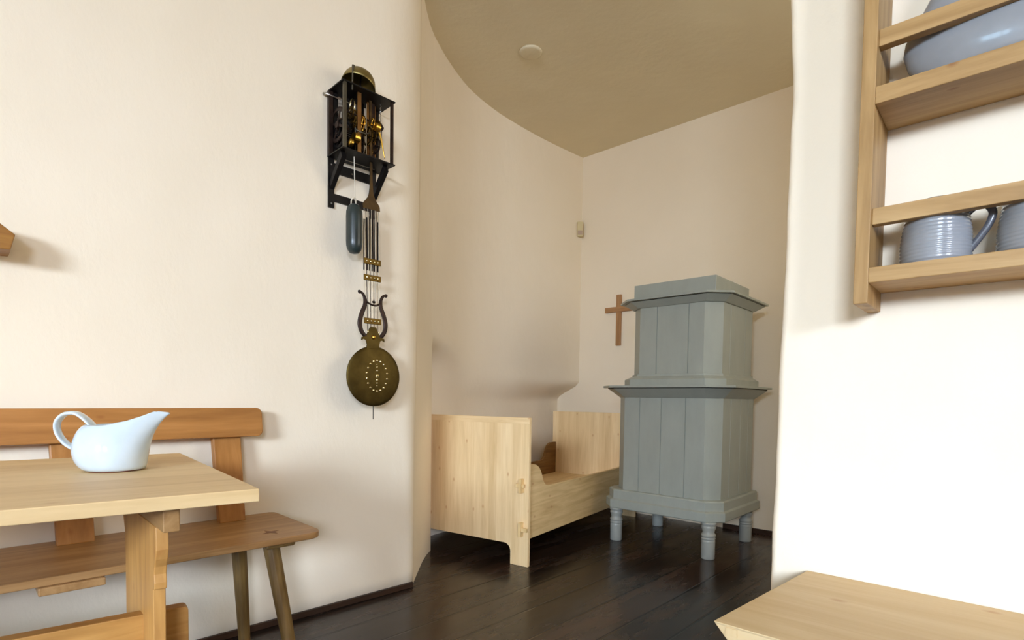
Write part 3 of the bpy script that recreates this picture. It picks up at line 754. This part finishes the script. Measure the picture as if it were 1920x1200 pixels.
# ---------------------------------------------------------------- crucifix, sensor, ceiling cover
cr = thing('wall_cross', 'plain brown wooden cross hanging on the back wall beside the stove', 'cross', bwp(.412, 0, 0), math.atan2(BW.y, BW.x))
obj('upright', B(-.0225, .0225, -.022, -.002, 1.415, 1.846), M_CROSS, cr, bevel=.002)
obj('crossbar', B(-.135, .135, -.0235, -.0035, 1.70, 1.744), wood('cross arm wood', lin(182, 138, 94), lin(166, 122, 80), lin(140, 100, 62), 'x', 0.55, knots=0), cr, bevel=.002)
sn = thing('motion_sensor', 'small beige motion sensor box high in the alcove corner', 'sensor', (0.586, 4.972, 2.40), R(-4))
obj('housing', B(-.027, .027, -.022, .022, 0, .130), M_PLASTIC, sn, bevel=.008, seg=3)
obj('lens', B(-.021, .021, -.025, -.018, .012, .052), M_PLASTIC2, sn, bevel=.004)
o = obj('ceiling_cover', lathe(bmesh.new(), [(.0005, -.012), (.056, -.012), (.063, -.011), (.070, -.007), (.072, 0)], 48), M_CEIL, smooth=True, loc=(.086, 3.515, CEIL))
tag(o, 'round cover plate painted like the alcove ceiling it sits on', 'cover plate')

# ---------------------------------------------------------------- plate rack on the right wall
rack = thing('plate_rack', 'pine plate rack with two guarded shelves hung on the right wall', 'plate rack', Q, RA)
D = .118
XE = 1.05
PX0, PX1 = .0845, .1045
rz, rx = rackw('z'), rackw('x')
for a_, b_ in ((PX0, PX1), (XE, XE + .02)):
    obj('side_post', B(a_, b_, -D, -.002, 1.110, 1.78), rz, rack, bevel=.0012)
for z0, z1, nm in ((1.142, 1.166, 'shelf_board'), (1.421, 1.448, 'shelf_board'), (1.70, 1.725, 'shelf_board')):
    obj(nm, B(PX1, XE, -D, -.002, z0, z1), rx, rack, bevel=.0012)
for z0, z1 in ((1.236, 1.262), (1.515, 1.541)):
    obj('guard_rail', B(PX1, XE, -D + .012, -D + .030, z0, z1), rx, rack, bevel=.0012)

def mug(x, z, label, ang=0.0, y=-.055):
    m = thing('mug', label, 'mug', rwp(x, y, z), RA + ang, 'stoneware mugs on the plate rack')
    prof = [(.002, .001), (.040, 0)]
    N = 64
    for k in range(N + 1):
        t = k / N
        h = .002 + .098 * t
        base = interp(t, [(0, .0435), (.08, .0462), (.3, .0465), (.55, .0445), (.8, .0405), (1, .0375)])
        rib = .00055 * math.cos(2 * PI * t * 17) if t < .84 else 0
        prof.append((base + rib, h))
    prof += [(.0362, .1008), (.0345, .099), (.038, .06), (.0425, .02), (.040, .006), (.002, .005)]
    bm = bmesh.new(); lathe(bm, prof, 48)
    b = obj('body', bm, [M_MUG, M_HANDLE_RIMSHADE], m, smooth=True)
    for p in b.data.polygons:
        if p.center.z > .0845 and (p.center.x ** 2 + p.center.y ** 2) > .0355 ** 2: p.material_index = 1  # dark upper band: the guard rail's shadow put into the colour
    hp = smooth_path([(.037, 0, .074), (.048, 0, .083), (.061, 0, .082), (.068, 0, .070), (.064, 0, .053), (.054, 0, .036), (.0425, 0, .019)], 6)
    bm = bmesh.new(); tube(bm, hp, .0052, 12, sy=.8, up=(0, 1, 0))
    obj('handle', bm, M_HANDLE_RIMSHADE, m, smooth=True)
    return m
mug(.1825, 1.166, 'ribbed blue-grey mug next to the side post on the lower rack shelf', -.12)
mug(.3010, 1.166, 'ribbed blue-grey mug cut off by the right edge on the lower rack shelf', -.12)

# big stoneware dish on the upper shelf: oval, flattened to the shelf depth
ds = thing('stoneware_dish', 'large smooth blue-grey stoneware dish behind the upper guard rail of the plate rack', 'dish', rwp(.297, -.053, 1.448), RA)
prof = [(.002, .004), (.105, 0), (.128, .004), (.148, .018), (.160, .036), (.167, .060), (.165, .080), (.154, .100), (.138, .132), (.118, .170), (.100, .205), (.088, .232), (.083, .246), (.085, .252), (.080, .250), (.082, .232), (.10, .19), (.14, .10), (.152, .05), (.12, .012), (.002, .010)]
dsb = obj('body', lathe(bmesh.new(), prof, 64, None, 1.0, .27), M_MUG, ds, smooth=True)

# ---------------------------------------------------------------- sideboard top in the bottom right corner
sb = thing('sideboard', 'light pine side table with finger-jointed end in the bottom right corner', 'side table', Q, RA)
ZS = .630
tb = pinet('x', stave=.09, stave_axis='y')
bm = bmesh.new()
loft(bm, [[(.030, -.362, ZS - .070), (1.15, -.362, ZS - .070), (1.15, -.006, ZS - .070), (.050, -.006, ZS - .070)],
          [(-.026, -.368, ZS - .004), (1.15, -.368, ZS - .004), (1.15, -.006, ZS - .004), (.006, -.006, ZS - .004)],
          [(-.028, -.370, ZS), (1.15, -.370, ZS), (1.15, -.006, ZS), (.004, -.006, ZS)]])
obj('top', bm, tb, sb, bevel=.0015)
bm = bmesh.new(); box(bm, -.010, .006, -.3695, -.364, ZS - .016, ZS - .0045)
obj('finger_joint', bm, pinet('z'), sb)
for lx in (.07, 1.06):
    for ly in (-.30, -.07):
        obj('leg', B(lx, lx + .045, ly - .0225, ly + .0225, 0, ZS - .070), pinet('z'), sb, bevel=.002)
obj('apron', B(.115, 1.06, -.315, -.290, ZS - .14, ZS - .070), pinet('x'), sb, bevel=.002)

# ---------------------------------------------------------------- shelf end at the left edge
shelf = thing('wall_shelf', 'honey brown wooden shelf end jutting in at the left edge', 'shelf', (-1.44, 1.60, 1.40), WANG)
bm = bmesh.new()
prof = [(.003, .002), (-.008, -.043), (-.030, -.044), (-.75, -.044), (-.75, .042), (-.045, .041), (-.029, .028)]
loft(bm, [[(x, 0, z) for x, z in prof], [(x, .119, z) for x, z in prof]])
obj('board', bm, wood('shelf end wood', lin(166, 118, 54), lin(146, 98, 40), lin(116, 76, 30), 'x', .45, knots=0), shelf, bevel=.003)

# ---------------------------------------------------------------- render look
SC.view_settings.view_transform = 'Standard'; SC.view_settings.look = 'None'
SC.view_settings.gamma = 1.0; SC.view_settings.use_curve_mapping = False
SC.view_settings.exposure = 0.2
SC.cycles.use_denoising = True
SC.cycles.max_bounces = 12; SC.cycles.diffuse_bounces = 8
SC.cycles.sample_clamp_indirect = 6
